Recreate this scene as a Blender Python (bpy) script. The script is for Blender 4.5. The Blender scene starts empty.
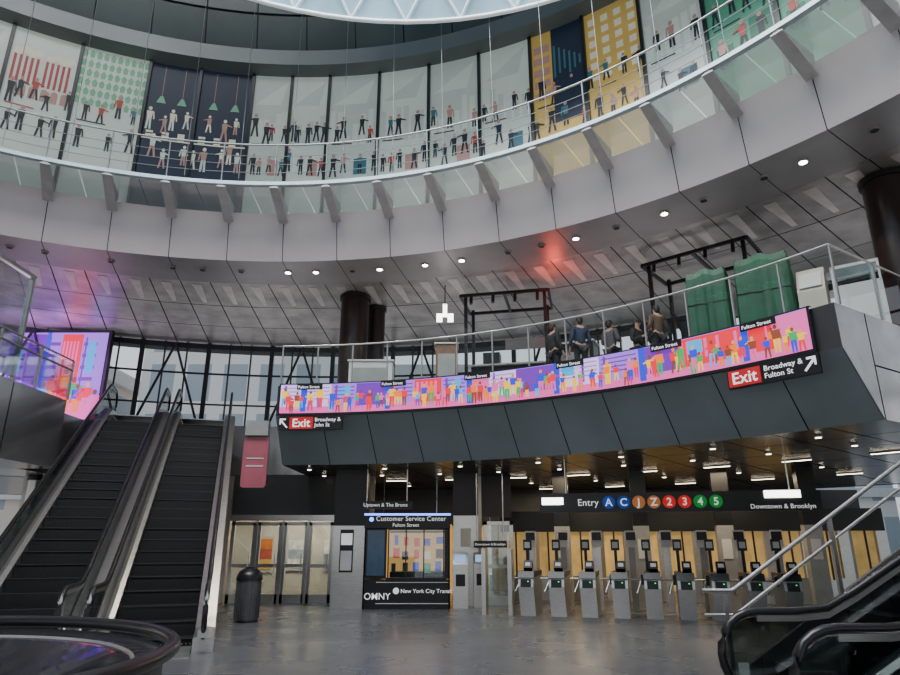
import bpy, math, random
from mathutils import Vector, Matrix
random.seed(7)
sc=bpy.context.scene
COL=sc.collection
D=math.radians

# ---------------------------------------------------------------- materials
def mat(name,c,rough=.5,metal=0.,var=0.,scale=3.,es=0.,bump=0.,ecol=None,stretch=None):
    m=bpy.data.materials.new(name); m.use_nodes=True
    N=m.node_tree.nodes; L=m.node_tree.links; b=N['Principled BSDF']
    b.inputs['Base Color'].default_value=(*c,1)
    b.inputs['Roughness'].default_value=rough
    b.inputs['Metallic'].default_value=metal
    if es>0:
        b.inputs['Emission Color'].default_value=(*(ecol or c),1)
        b.inputs['Emission Strength'].default_value=es
    if var>0 or bump>0:
        tc=N.new('ShaderNodeTexCoord'); mp=N.new('ShaderNodeMapping')
        if stretch: mp.inputs['Scale'].default_value=stretch
        no=N.new('ShaderNodeTexNoise'); no.inputs['Scale'].default_value=scale; no.inputs['Detail'].default_value=4
        L.new(tc.outputs['Object'],mp.inputs['Vector']); L.new(mp.outputs['Vector'],no.inputs['Vector'])
        if var>0:
            r=N.new('ShaderNodeValToRGB')
            r.color_ramp.elements[0].position=.3; r.color_ramp.elements[1].position=.7
            r.color_ramp.elements[0].color=(*[max(0,x*(1-var)) for x in c],1)
            r.color_ramp.elements[1].color=(*[min(1,x*(1+var)) for x in c],1)
            L.new(no.outputs['Fac'],r.inputs['Fac']); L.new(r.outputs['Color'],b.inputs['Base Color'])
        if bump>0:
            bp=N.new('ShaderNodeBump'); bp.inputs['Strength'].default_value=bump
            L.new(no.outputs['Fac'],bp.inputs['Height']); L.new(bp.outputs['Normal'],b.inputs['Normal'])
    return m
def glassmat(name,tint=(.9,.95,.95),fac=.1,grough=.03,gcol=(1,1,1)):
    m=bpy.data.materials.new(name); m.use_nodes=True
    N=m.node_tree.nodes; L=m.node_tree.links; N.remove(N['Principled BSDF'])
    o=N['Material Output']; t=N.new('ShaderNodeBsdfTransparent'); t.inputs['Color'].default_value=(*tint,1)
    g=N.new('ShaderNodeBsdfGlossy'); g.inputs['Roughness'].default_value=grough; g.inputs['Color'].default_value=(*gcol,1)
    mx=N.new('ShaderNodeMixShader'); lw=N.new('ShaderNodeLayerWeight'); lw.inputs['Blend'].default_value=.25
    ma=N.new('ShaderNodeMath'); ma.operation='MULTIPLY_ADD'; ma.inputs[1].default_value=.5; ma.inputs[2].default_value=fac
    L.new(lw.outputs['Fresnel'],ma.inputs[0]); L.new(ma.outputs[0],mx.inputs['Fac'])
    L.new(t.outputs[0],mx.inputs[1]); L.new(g.outputs[0],mx.inputs[2]); L.new(mx.outputs[0],o.inputs['Surface'])
    return m
def floormat():
    m=bpy.data.materials.new('polished_stone_tiles'); m.use_nodes=True
    N=m.node_tree.nodes; L=m.node_tree.links; b=N['Principled BSDF']
    tc=N.new('ShaderNodeTexCoord'); br=N.new('ShaderNodeTexBrick')
    br.offset=.5; br.inputs['Scale'].default_value=1.; br.inputs['Brick Width'].default_value=1.2; br.inputs['Row Height'].default_value=.6
    br.inputs['Mortar Size'].default_value=.005; br.inputs['Color1'].default_value=(.070,.073,.079,1); br.inputs['Color2'].default_value=(.084,.087,.093,1)
    br.inputs['Mortar'].default_value=(.035,.036,.038,1)
    L.new(tc.outputs['Object'],br.inputs['Vector'])
    no=N.new('ShaderNodeTexNoise'); no.inputs['Scale'].default_value=28; no.inputs['Detail'].default_value=5
    n2=N.new('ShaderNodeTexNoise'); n2.inputs['Scale'].default_value=.6; n2.inputs['Detail'].default_value=3
    L.new(tc.outputs['Object'],no.inputs['Vector']); L.new(tc.outputs['Object'],n2.inputs['Vector'])
    mx=N.new('ShaderNodeMixRGB'); mx.blend_type='OVERLAY'; mx.inputs['Fac'].default_value=.6
    L.new(br.outputs['Color'],mx.inputs[1]); L.new(no.outputs['Fac'],mx.inputs[2]); L.new(mx.outputs[0],b.inputs['Base Color'])
    mr=N.new('ShaderNodeMapRange'); mr.inputs['From Min'].default_value=.3; mr.inputs['From Max'].default_value=.7; mr.inputs['To Min'].default_value=.22; mr.inputs['To Max'].default_value=.34
    L.new(n2.outputs['Fac'],mr.inputs['Value']); L.new(mr.outputs[0],b.inputs['Roughness'])
    return m
def facademat(name,c1,c2,sx,sy):
    m=bpy.data.materials.new(name); m.use_nodes=True
    N=m.node_tree.nodes; L=m.node_tree.links; b=N['Principled BSDF']
    tc=N.new('ShaderNodeTexCoord'); mp=N.new('ShaderNodeMapping'); mp.inputs['Rotation'].default_value=(D(90),0,0)
    br=N.new('ShaderNodeTexBrick'); br.offset=0
    br.inputs['Scale'].default_value=1.; br.inputs['Brick Width'].default_value=sx; br.inputs['Row Height'].default_value=sy
    br.inputs['Mortar Size'].default_value=.45; br.inputs['Mortar Smooth'].default_value=0
    br.inputs['Color1'].default_value=(*c2,1); br.inputs['Color2'].default_value=(*c2,1); br.inputs['Mortar'].default_value=(*c1,1)
    L.new(tc.outputs['Object'],mp.inputs['Vector']); L.new(mp.outputs[0],br.inputs['Vector']); L.new(br.outputs['Color'],b.inputs['Base Color'])
    b.inputs['Roughness'].default_value=.6
    return m
def perfmat():
    m=mat('perforated_metal_ceiling',(.40,.37,.345),.36,.5,.25,1.2)
    N=m.node_tree.nodes; L=m.node_tree.links; b=N['Principled BSDF']
    tc=N.new('ShaderNodeTexCoord'); v=N.new('ShaderNodeTexVoronoi'); v.inputs['Scale'].default_value=14; v.inputs['Randomness'].default_value=0
    L.new(tc.outputs['Object'],v.inputs['Vector'])
    bp=N.new('ShaderNodeBump'); bp.inputs['Strength'].default_value=.25; bp.inputs['Distance'].default_value=.02
    L.new(v.outputs['Distance'],bp.inputs['Height']); L.new(bp.outputs[0],b.inputs['Normal'])
    return m

M_floor=floormat()
M_band=mat('pale_rose_grey_panel',(.49,.425,.43),.42,.05,.08,.5)
M_soffit=mat('grey_soffit_panel',(.31,.29,.29),.42,.2,.1,.8)
M_slab=mat('mezzanine_floor_stone',(.2,.2,.2),.45,0,.1,.8)
M_perf=perfmat()
M_dark=mat('black_joint',(.015,.015,.017),.6,0,.2)
M_fascia=mat('dark_slate_panel',(.27,.32,.335),.36,.35,.12,.7)
M_steel=mat('brushed_stainless',(.60,.59,.57),.28,.9,.1,6,bump=.03,stretch=(1,1,12))
M_steelw=mat('warm_stainless_wall',(.45,.42,.37),.35,.8,.15,1.5)
M_clad=mat('stainless_cladding',(.46,.455,.46),.22,.85,.2,.8)
M_black=mat('black_painted_metal',(.008,.008,.010),.35,.1,.2,5)
M_rubber=mat('black_rubber',(.008,.008,.009),.3,0,.2,9)
M_step=mat('dark_step_metal',(.004,.005,.0055),.55,.1,.2,20)
M_stepedge=mat('step_edge_metal',(.06,.068,.07),.5,.3,.1,9)
M_glass=glassmat('clear_glass')
M_rglass=glassmat('railing_glass',(.84,.89,.88),.05)
M_tint=glassmat('smoky_balustrade_glass',(.40,.45,.45),.09)
M_win=glassmat('window_glass',(.97,.98,.99),.02)
M_mull=mat('dark_mullion',(.02,.022,.025),.4,.4,.2)
M_col=mat('dark_brown_column',(.035,.024,.022),.3,.4,.15,2)
M_dome=mat('dome_grey_green',(.10,.115,.11),.35,.4,.15,.5)
M_domel=mat('dome_grey_light',(.18,.195,.19),.4,.3,.1,.5)
M_recess=mat('recess_panel',(.58,.54,.50),.4,.2,.1,2)
M_lowceil=mat('bronze_reflective_ceiling',(.085,.078,.07),.2,.7,.25,1.0)
M_lit=mat('white_lit_panel',(1,1,1),.5,0,es=6,ecol=(1,.98,.92))
M_litw=mat('warm_lit_lamp',(1,.8,.5),.5,0,es=12,ecol=(1,.85,.62))
M_litc=mat('downlight_lens',(1,.95,.85),.5,0,es=25,ecol=(1,.93,.8))
M_warm=mat('warm_lit_wall',(.68,.46,.18),.55,0,.45,1.6,es=.26,ecol=(.95,.60,.20))  # warm light behind the gates put into the wall's colour and glow
M_greywall=mat('grey_back_wall',(.28,.27,.255),.4,.4,.15,1)
M_darkwall=mat('dark_header_panel',(.025,.026,.028),.4,.3,.15,1)
M_white=mat('white_lettering',(.85,.85,.85),.5,0,.02,es=.45,ecol=(1,1,1))
M_red=mat('red_sign_face',(.5,.008,.015),.45,0,.05,es=.18,ecol=(.7,.005,.01))
M_grey=mat('light_grey_plastic',(.58,.58,.58),.5,0,.06)
M_beige=mat('beige_machine',(.5,.45,.38),.5,0,.08)
M_green=mat('green_tarpaulin',(.0,.07,.028),.5,0,.35,2.5,bump=.9)
M_bin=mat('dark_grey_bin',(.09,.09,.095),.4,.5,.15,8)
M_pink=mat('rose_sign_panel',(.36,.09,.12),.4,.1,.15,2,es=.03)
M_blue=mat('blue_led_strip',(.1,.2,1),.5,0,es=4,ecol=(.12,.25,1))
M_net=mat('pale_blue_net_panel',(.30,.46,.55),.5,.1,.25,.8,es=.28,ecol=(.45,.68,.82))  # own glow stands in for daylight coming through the net
M_netw=mat('white_net_strut',(.85,.9,.92),.4,.2,.05,es=.25)  # faint glow put in as daylight on the struts
M_walk=glassmat('frosted_walkway_glass',(.66,.74,.72),.10,.2)
M_edge=mat('pale_edge_steel',(.50,.60,.63),.35,.3,.05)
M_brk=mat('grey_bracket_steel',(.55,.53,.53),.4,.15,.1)
M_brkd=mat('mid_grey_steel',(.30,.30,.30),.4,.3,.1)
M_cable=mat('cable_steel',(.30,.32,.32),.4,.4,.1)
M_skin=mat('skin',(.42,.26,.2),.6,0,.05)
M_hair=mat('dark_hair',(.02,.015,.012),.6,0,.2)
M_fac1=facademat('stone_facade',(.85,.83,.80),(.40,.45,.5),2.6,3.6)
M_fac2=facademat('brown_facade',(.6,.52,.46),(.3,.33,.37),2.4,3.2)
M_fac3=facademat('glass_facade',(.88,.92,.95),(.6,.7,.76),2,3)

# ---------------------------------------------------------------- mesh builder
class MB:
    def __init__(s): s.v=[]; s.f=[]; s.m=[]; s.sm=[]
    def add(s,vs,fs,m=0,smooth=False):
        b=len(s.v); s.v+= [tuple(p) for p in vs]
        for f in fs: s.f.append([b+i for i in f]); s.m.append(m); s.sm.append(smooth)
        return s
    def box(s,cx,cy,cz,sx,sy,sz,rz=0,m=0,rx=0):
        M=Matrix.Translation((cx,cy,cz))@Matrix.Rotation(rz,4,'Z')@Matrix.Rotation(rx,4,'X')
        vs=[M@Vector((x*sx/2,y*sy/2,z*sz/2)) for x in(-1,1) for y in(-1,1) for z in(-1,1)]
        return s.add(vs,[(0,1,3,2),(4,6,7,5),(0,4,5,1),(2,3,7,6),(0,2,6,4),(1,5,7,3)],m)
    def poly(s,pts,m=0): return s.add(pts,[list(range(len(pts)))],m)
    def prism(s,pts,vec,m=0):
        n=len(pts); v=Vector(vec); a=[Vector(p) for p in pts]
        vs=a+[p+v for p in a]
        fs=[list(range(n))[::-1],list(range(n,2*n))]+[(i,(i+1)%n,n+(i+1)%n,n+i) for i in range(n)]
        return s.add(vs,fs,m)
    def cyl(s,x,y,z0,z1,r,n=24,r2=None,m=0,cap=True):
        r2=r if r2 is None else r2
        vs=[(x+r*math.cos(2*math.pi*i/n),y+r*math.sin(2*math.pi*i/n),z0) for i in range(n)]
        vs+=[(x+r2*math.cos(2*math.pi*i/n),y+r2*math.sin(2*math.pi*i/n),z1) for i in range(n)]
        s.add(vs,[(i,(i+1)%n,n+(i+1)%n,n+i) for i in range(n)],m,True)
        if cap: s.add(vs[:n],[list(range(n))[::-1]],m); s.add(vs[n:],[list(range(n))],m)
        return s
    def tube(s,pts,r,n=8,m=0,closed=False):
        P=[Vector(p) for p in pts]; k=len(P); vs=[]
        for i,p in enumerate(P):
            if closed: t=P[(i+1)%k]-P[i-1]
            else: t=P[min(i+1,k-1)]-P[max(i-1,0)]
            t.normalize(); up=Vector((0,0,1)) if abs(t.z)<.95 else Vector((0,1,0))
            a=t.cross(up).normalized(); b=a.cross(t)
            if i>0 and abs(pa.dot(a))<.999:
                a=(pa-t*pa.dot(t)).normalized(); b=a.cross(t)
            pa=a
            for j in range(n):
                q=2*math.pi*j/n; vs.append(p+a*r*math.cos(q)+b*r*math.sin(q))
        fs=[]
        for i in range(k if closed else k-1):
            for j in range(n):
                i2=(i+1)%k
                fs.append((i*n+j,i*n+(j+1)%n,i2*n+(j+1)%n,i2*n+j))
        s.add(vs,fs,m,True)
        if not closed: s.add(vs[:n],[list(range(n))],m); s.add(vs[-n:],[list(range(n))],m)
        return s
    def sphere(s,x,y,z,rx,ry,rz,m=0,n=12,h=8,z0=-90):
        vs=[];fs=[]
        for i in range(h+1):
            a=D(z0+(90-z0)*i/h)
            for j in range(n):
                q=2*math.pi*j/n; vs.append((x+rx*math.cos(a)*math.cos(q),y+ry*math.cos(a)*math.sin(q),z+rz*math.sin(a)))
        for i in range(h):
            for j in range(n): fs.append((i*n+j,i*n+(j+1)%n,(i+1)*n+(j+1)%n,(i+1)*n+j))
        return s.add(vs,fs,m,True)
    def sweep(s,path,sec,m=0,clamp=None):
        k=len(sec); vs=[]
        for (x,z) in path:
            for (y,dz) in sec:
                zz=z+dz
                if clamp is not None: zz=max(zz,clamp)
                vs.append((x,y,zz))
        fs=[list(range(k)),[(len(path)-1)*k+i for i in range(k)][::-1]]
        for i in range(len(path)-1):
            for j in range(k): fs.append((i*k+j,i*k+(j+1)%k,(i+1)*k+(j+1)%k,(i+1)*k+j))
        return s.add(vs,fs,m)
    def mesh(s,name,mats):
        me=bpy.data.meshes.new(name); me.from_pydata(s.v,[],s.f)
        for x in mats: me.materials.append(x)
        me.polygons.foreach_set('material_index',s.m); me.polygons.foreach_set('use_smooth',s.sm)
        me.update(); return me
def props(o,label=None,category=None,group=None,kind=None):
    if label: o['label']=label
    if category: o['category']=category
    if group: o['group']=group
    if kind: o['kind']=kind
    return o
def obj(name,data,loc=(0,0,0),rz=0,parent=None,**k):
    o=bpy.data.objects.new(name,data); COL.objects.link(o)
    if parent: o.parent=parent
    o.location=loc; o.rotation_euler=(0,0,rz); return props(o,**k)
def mk(name,mb,mats,**k):
    if not isinstance(mats,(list,tuple)): mats=[mats]
    return obj(name,mb.mesh(name,mats),**k)
def thing(name,loc,rz,label,category,group=None): return obj(name,None,loc,rz,label=label,category=category,group=group)
def copy_thing(root,loc,rz,label=None):
    def rec(o,par):
        c=o.copy(); COL.objects.link(c)
        if par: c.parent=par
        for ch in o.children: rec(ch,c)
        return c
    c=rec(root,None); c.location=loc; c.rotation_euler=(0,0,rz)
    if label: c['label']=label
    return c
def struct(name,mb,mats,**k): return mk(name,mb,mats,kind='structure',**k)
def text(name,body,size,x,y,z,m,parent,align='LEFT',label=None,bold=.006):
    cu=bpy.data.curves.new('t','FONT'); cu.body=body; cu.size=size; cu.align_x=align; cu.extrude=.003
    cu.offset=bold*.15*size/.2; cu.space_character=1.03
    to=bpy.data.objects.new('t',cu); COL.objects.link(to)
    me=bpy.data.meshes.new_from_object(to); bpy.data.objects.remove(to)
    me.materials.clear(); me.materials.append(m)
    o=obj(name,me,(x,y,z),0,parent); o.rotation_euler=(D(90),0,0)
    if label:o['label']=label
    return o

# ---------------------------------------------------------------- ring helpers
C1=(-4.66,1.96); C0=(-4.7,3.0)
def P(C,r,a,z): return (C[0]+r*math.sin(D(a)),C[1]+r*math.cos(D(a)),z)
def ringm(mb,C,prof,a0,a1,pan=6.,gap=.12,m=0,sub=1.5):
    a=a0
    while a<a1-1e-6:
        b=min(a+pan,a1); s0=a+gap/2; s1=b-gap/2; n=max(1,int(math.ceil((s1-s0)/sub)))
        for i in range(n):
            p=s0+(s1-s0)*i/n; q=s0+(s1-s0)*(i+1)/n
            for (r,z),(r2,z2) in zip(prof[:-1],prof[1:]):
                mb.add([P(C,r,p,z),P(C,r,q,z),P(C,r2,q,z2),P(C,r2,p,z2)],[(0,1,2,3)],m)
        a=b
    return mb
def arc(C,r,a0,a1,z,n): return [P(C,r,a0+(a1-a0)*i/n,z) for i in range(n+1)]

# ================================================================ STRUCTURE
mb=MB(); mb.box(-1,14,-.1,60,50,.2); struct('floor',mb,M_floor)

mb=MB(); ringm(mb,C1,[(14.6,9.1),(14.35,10.45)],-180,180,6,.08,0); ringm(mb,C1,[(14.66,9.1),(14.42,10.45)],-180,180,6,0,1)
ringm(mb,C1,[(14.35,10.45),(15.9,10.45)],-180,180,6,0,0)
struct('wall_ring_band',mb,[M_band,M_dark])
mb=MB(); ringm(mb,C1,[(14.6,9.1),(16.3,9.1)],-180,180,6,.08,0); ringm(mb,C1,[(14.6,9.14),(16.4,9.14)],-180,180,6,0,1)
struct('ceiling_soffit',mb,[M_soffit,M_dark])
mb=MB()
for r0,r1 in((16.36,18.4),(18.44,20.6),(20.64,23.2)): ringm(mb,C1,[(r0,9.13),(r1,9.13)],-75,85,3,.1,0)
ringm(mb,C1,[(16.3,9.18),(24.5,9.18)],-180,180,6,0,1)
struct('ceiling_mezzanine',mb,[M_perf,M_dark])
mb=MB()
for i in range(-24,28):
    a=i*3+1.5
    mb.poly([P(C1,16.6,a-.5,9.12),P(C1,16.6,a+.5,9.12),P(C1,18.2,a+.2,9.12),P(C1,18.2,a-.2,9.12)],0)
struct('trim_1',mb,[M_recess])

mb=MB(); ringm(mb,C1,[(15.5,16.0),(15.1,16.15),(15.1,16.7),(15.4,16.75)],-180,180,6,0,1)
ringm(mb,C1,[(15.4,16.75),(15.05,18.0)],-180,180,6,.15,0); ringm(mb,C1,[(15.0,18.05),(14.6,19.4)],-180,180,6,.15,1)
ringm(mb,C1,[(14.55,19.45),(12.8,22.5)],-180,180,6,.15,0)
ringm(mb,C1,[(15.45,16.75),(14.65,19.5),(12.85,22.6)],-180,180,6,0,2)
ringm(mb,C1,[(12.8,22.5),(10.6,24)],-180,180,6,0,1)
struct('ceiling_dome',mb,[M_dome,M_domel,M_dark])
mb=MB(); ringm(mb,C1,[(15.6,10.45),(15.6,16)],-180,-52,6,.1,0); ringm(mb,C1,[(15.6,10.45),(15.6,16)],63,180,6,.1,0)
ringm(mb,C1,[(15.7,10.45),(15.7,16)],-180,180,6,0,0)
struct('wall_drum',mb,[M_domel])

A0,A1=1.2,57.
mb=MB()
ringm(mb,C0,[(13.32,4.72),(14.3,3.6)],A0,A1,5.07,.1,0); ringm(mb,C0,[(13.4,4.72),(14.36,3.62)],A0,A1,5.58,0,1)
ringm(mb,C0,[(13.32,5.5),(13.32,4.72)],A0,A1,6,0,1)
ringm(mb,C0,[(13.32,5.5),(24,5.5)],A0,A1,6,0,3)
ringm(mb,C0,[(19.4,5.5),(25,5.5)],-60,A0,6,0,3)
ringm(mb,C0,[(19.4,5.5),(19.4,3.6)],-22,A0,6,0,2)
mb.poly([P(C0,r,A0,z) for r,z in((13.32,5.5),(13.32,4.72),(14.3,3.6),(19.4,3.6),(19.4,5.5))],2)
for r0,r1 in((14.34,16.2),(16.24,18.2),(18.24,20.2),(20.24,22.2)):
    for z0,z1 in((3.6,4.53),(4.56,5.5)): mb.poly([P(C0,r0,A1,z0),P(C0,r1,A1,z0),P(C0,r1,A1,z1),P(C0,r0,A1,z1)],2)
mb.poly([P(C0,r,A1,z) for r,z in((13.32,5.5),(13.32,4.72),(14.3,3.6),(14.3,5.5))],2)
mb.poly([P(C0,14.3,A1-.2,3.6),P(C0,22.3,A1-.2,3.6),P(C0,22.3,A1-.2,5.49),P(C0,14.3,A1-.2,5.49)],1)
struct('wall_mezzanine_edge',mb,[M_fascia,M_dark,M_clad,M_slab])
mb=MB()
for r0,r1 in((14.3,15.8),(15.84,17.4),(17.44,19.3),(19.34,21.5),(21.54,24),(24.04,28)): ringm(mb,C0,[(r0,3.6),(r1,3.6)],A0,A1,4,.12,0)
for r0,r1 in((19.4,21.5),(21.54,24),(24.04,28)): ringm(mb,C0,[(r0,3.6),(r1,3.6)],-50,A0,4,.12,0)
ringm(mb,C0,[(14.3,3.64),(29,3.64)],A0,A1,6,0,1); ringm(mb,C0,[(19.4,3.64),(29,3.64)],-60,A0,6,0,1)
struct('ceiling_lower',mb,[M_lowceil,M_dark])
mb=MB()
ys=[4,7.1,10.2,13.3,15.75,18.1]
for y0,y1 in zip(ys[:-1],ys[1:]): mb.poly([(-10.85,y0+.02,3.6),(-10.85,y1-.02,3.6),(-10.85,y1-.02,5.5),(-10.85,y0+.02,5.5)],0)
mb.box(-15.9,11.05,4.55,10,14.1,1.88,m=1)
mb.poly([(-10.87,4,3.6),(-20,4,3.6),(-20,18.1,3.6),(-10.87,18.1,3.6)],2)
mb.box(-16,21.5,4.55,8.1,6.7,1.88,m=0)
struct('wall_mezzanine_side',mb,[M_clad,M_dark,M_lowceil])

mb=MB(); ringm(mb,C1,[(23,5.5),(23,9.15)],-60,82,6,0,0)
w=struct('window_1',mb,M_win)
mb=MB()
a=-60; k=0
while a<=82:
    big=(k%3==0); d=.16 if big else .05
    x,y,_=P(C1,22.95,a,0); mb.box(x,y,7.3,d,.14,3.65,rz=-D(a)); a+=2.0; k+=1
for z,h in((5.6,.2),(6.7,.07),(7.9,.08),(9.0,.2)):
    ringm(mb,C1,[(22.9,z-h/2),(22.9,z+h/2)],-60,82,6,0,0)
for a in range(-54,80,12):
    mb.tube([P(C1,22.7,a,5.6),P(C1,22.7,a+3,9.0)],.05,6); mb.tube([P(C1,22.7,a+6,5.6),P(C1,22.7,a+3,9.0)],.05,6)
mk('window_frame',mb,M_mull,parent=w)

mb=MB()
for i in range(15):
    x=-14.5+i*2.0+1
    mb.box(x,25.5,1.15,1.9,.1,2.3,m=0 if i%2 else 1); mb.box(x,25.45,2.95,1.98,.2,1.3,m=2)
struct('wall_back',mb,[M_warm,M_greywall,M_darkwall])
mb=MB()
for x0,x1 in((-13,-6.6),(-3.45,-2.3),(0.55,.95)): 
    mb.box((x0+x1)/2,20.35,1.8,x1-x0,.2,3.6,m=0)
mb.box(-5.0,20.35,3.0,3.15,.2,1.3,m=1); mb.box(1.4,20.35,3.0,.9,.2,1.2,m=1)
struct('wall_concourse',mb,[M_steelw,M_darkwall])
mb=MB()
for i in range(11):
    x=2.1+i*.98; y=21.6-.2*i
    mb.box(x,y,1.0,.56,.06,2.0,rz=-D(12),m=0)
    mb.box(x+.45,y-.1,1.25,.28,.2,2.5,rz=-D(12),m=1)
    mb.box(x,y-.12,2.3,1.0,.25,.62,rz=-D(12),m=2)
    mb.box(x,y-.14,.35,.62,.05,.7,rz=-D(12),m=1 if i%2 else 3)
    mb.box(x-.02,y-.15,1.35+.1*(i%3),.05,.04,1.4,rz=-D(12),m=2)
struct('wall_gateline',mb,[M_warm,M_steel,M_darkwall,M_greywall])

def door(name,x0,w,y,h=2.25):
    d=obj(name,None,(x0,y,0),0,kind='structure')
    mb=MB()
    mb.box(0.05,0,h/2,.10,.1,h); mb.box(w-.05,0,h/2,.10,.1,h); mb.box(w/2,0,h-.05,w,.1,.1); mb.box(w/2,0,.12,w,.1,.24); mb.box(w/2,0,1.02,w,.06,.10)
    mk('frame',mb,M_steel,parent=d)
    mb=MB(); mb.box(w/2,0,h/2,w-.1,.02,h-.15); mk('pane',mb,M_glass,parent=d)
    mb=MB(); mb.tube([(w-.16,-.09,.8),(w-.16,-.09,1.35)],.018,6); mb.box(w-.16,-.05,.85,.02,.09,.02); mb.box(w-.16,-.05,1.3,.02,.09,.02)
    mk('handle',mb,M_steel,parent=d)
    return d
for i,(x,w) in enumerate(((-6.5,.74),(-5.72,.74),(-4.95,.74),(-4.2,.74),(.97,.85))): door('door_%d'%(i+1),x,w,20.2 if i<4 else 19.6)
mb=MB()
for x in(-5.74,-4.97,-4.22): mb.box(x,20.2,1.2,.07,.14,2.4)
mb.box(-5,20.2,2.37,3.1,.16,.16); struct('trim_2',mb,M_steel)
mb=MB(); mb.box(-5.3,24,1.5,4.6,.1,3.0); struct('wall_corridor',mb,mat('bright_corridor_wall',(.62,.60,.56),.5,0,.15,1.5))
def poster(x,y,z,w,h,cols,label):
    p=thing('wall_poster',(x,y,z),0,label,'poster','posters')
    mb=MB(); mb.box(0,0,0,w,.04,h); mk('frame',mb,M_grey,parent=p)
    mb=MB()
    for i,c in enumerate(cols): mb.box(0,-.03,h*.42-(i+.5)*h*.84/len(cols),w*.84,.02,h*.84/len(cols),m=i)
    mk('artwork',mb,[mat('poster_print',c,.5,0,.3,6,es=.2,ecol=c) for c in cols],parent=p)
poster(-6.5,23.9,1.3,.7,1.2,[(.6,.18,.04),(.4,.08,.05),(.6,.35,.1)],'orange and red poster in the lit corridor')
poster(-5.3,23.9,1.3,.8,1.1,[(.6,.6,.6),(.3,.35,.4),(.7,.7,.68)],'pale grey poster in the corridor')
poster(-4.1,23.9,1.3,.7,1.1,[(.75,.75,.72),(.2,.25,.3)],'white and dark notice poster in the corridor')

for i,(x,y,w,d,h,m) in enumerate(((-34,46,18,10,13,M_fac2),(-14,50,16,10,17,M_fac1),(3,47,13,10,12,M_fac3),(19,44,14,10,9,M_fac1),(36,36,14,14,11,M_fac3))):
    mb=MB(); mb.box(0,0,h/2,w,d,h); mb.box(0,0,h+.5,w+.8,d+.8,1.0,m=1); mb.box(0,-d/2-.1,4.5,w+.3,.4,.5,m=1)
    mk('city_building',mb,[m,M_grey],loc=(x,y,0),label='city building seen beyond the windows',category='building',group='street buildings')

# ================================================================ downlights
mbL=MB(); mbL.cyl(0,0,-.02,.02,.10,16,m=0); mbL.cyl(0,0,-.028,-.018,.075,16,m=1)
me_on=mbL.mesh('downlight_lit',[M_soffit,M_litc]); me_off=mbL.mesh('downlight_off',[M_soffit,M_dark])
for a in(-39,-33,-27,-24,-18,-12,-9,-5,0,3,7,10,15,19,24,27.5,31,35,39.5,43,48,51,56,60):
    on=a in(0,3,10,15,19,31,39.5,51)
    obj('downlight',me_on if on else me_off,P(C1,15.3,a,9.08),label='small round recessed downlight, '+('lit' if on else 'unlit'),category='light',group='soffit downlights')
    if on:
        l=bpy.data.lights.new('downlight_beam','SPOT'); l.energy=120; l.spot_size=D(110); l.color=(1,.9,.75); l.shadow_soft_size=.1
        o=bpy.data.objects.new('downlight_beam',l); COL.objects.link(o); o.location=P(C1,15.3,a,9.0)
mbL=MB(); mbL.cyl(0,0,-.02,.02,.08,14,m=0); mbL.cyl(0,0,-.026,-.018,.055,14,m=1)
me_l=mbL.mesh('ceiling_lamp',[M_brkd,M_litw])
mbS=MB(); mbS.box(0,0,0,.7,.10,.03,m=0); mbS.box(0,0,-.016,.66,.06,.01,m=1); me_s=mbS.mesh('ceiling_strip',[M_brkd,M_litw])
for r,st in((15.1,8),(16.8,6),(18.6,6),(20.5,6),(23,6)):
    a=A0+2
    while a<56:
        obj('ceiling_lamp',me_s if r in(18.6,23) else me_l,P(C0,r,a,3.58),-D(a),label='warm recessed ceiling lamp over the concourse',category='light',group='concourse ceiling lamps'); a+=st
for r in(20.5,23):
    for a in range(-24,0,4): obj('ceiling_lamp',me_l,P(C0,r,a,3.58),-D(a),label='warm recessed ceiling lamp over the concourse',category='light',group='concourse ceiling lamps')
for y in(8,11,14,17):
    for x in(-12,-14): obj('ceiling_lamp',me_l,(x,y,3.58),0,label='warm recessed ceiling lamp under the stainless ledge',category='light',group='concourse ceiling lamps')

# ================================================================ glass walkway
wk=thing('glass_walkway',(0,0,0),0,'curved glass-floored gallery walkway with steel brackets and wire railing','walkway')
mb=MB(); ringm(mb,C1,[(13.25,10.72),(15.55,10.72)],-60,72,3,.1); mk('glass_floor',mb,M_walk,parent=wk)
mb=MB(); ringm(mb,C1,[(13.17,10.66),(13.17,10.76),(13.3,10.76),(13.3,10.66),(13.17,10.66)],-60,72,6,0); mk('edge_beam',mb,M_edge,parent=wk)
def br(mb,a):
    t=.28
    pts=[(13.2,10.72),(13.2,10.62),(14.4,10.22),(14.5,10.5),(14.5,10.72)]
    A=[P(C1,r,a-t,z) for r,z in pts]; B=[P(C1,r,a+t,z) for r,z in pts]; n=len(pts)
    mb.add(A+B,[list(range(n)),list(range(n,2*n))[::-1]]+[(i,(i+1)%n,n+(i+1)%n,n+i) for i in range(n)])
    A=[P(C1,13.2,a-.5,10.62),P(C1,13.2,a+.5,10.62),P(C1,14.42,a+.5,10.2),P(C1,14.42,a-.5,10.2)]
    mb.prism(A,(0,0,-.03))
for a in range(-60,73,6):
    mb=MB(); br(mb,a); mk('bracket',mb,M_brk,parent=wk)
    mb=MB(); mb.tube([P(C1,13.2,a,10.7),P(C1,13.12,a,11.85)],.02,6); mk('railing_post',mb,M_cable,parent=wk)
for z,r in((11.85,.025),(11.5,.008),(11.25,.008),(11.0,.008)):
    mb=MB(); mb.tube(arc(C1,13.13,-60,72,z,66),r,6); mk('handrail' if r>.02 else 'railing_wire',mb,M_steel if r>.02 else M_cable,parent=wk)
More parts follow.
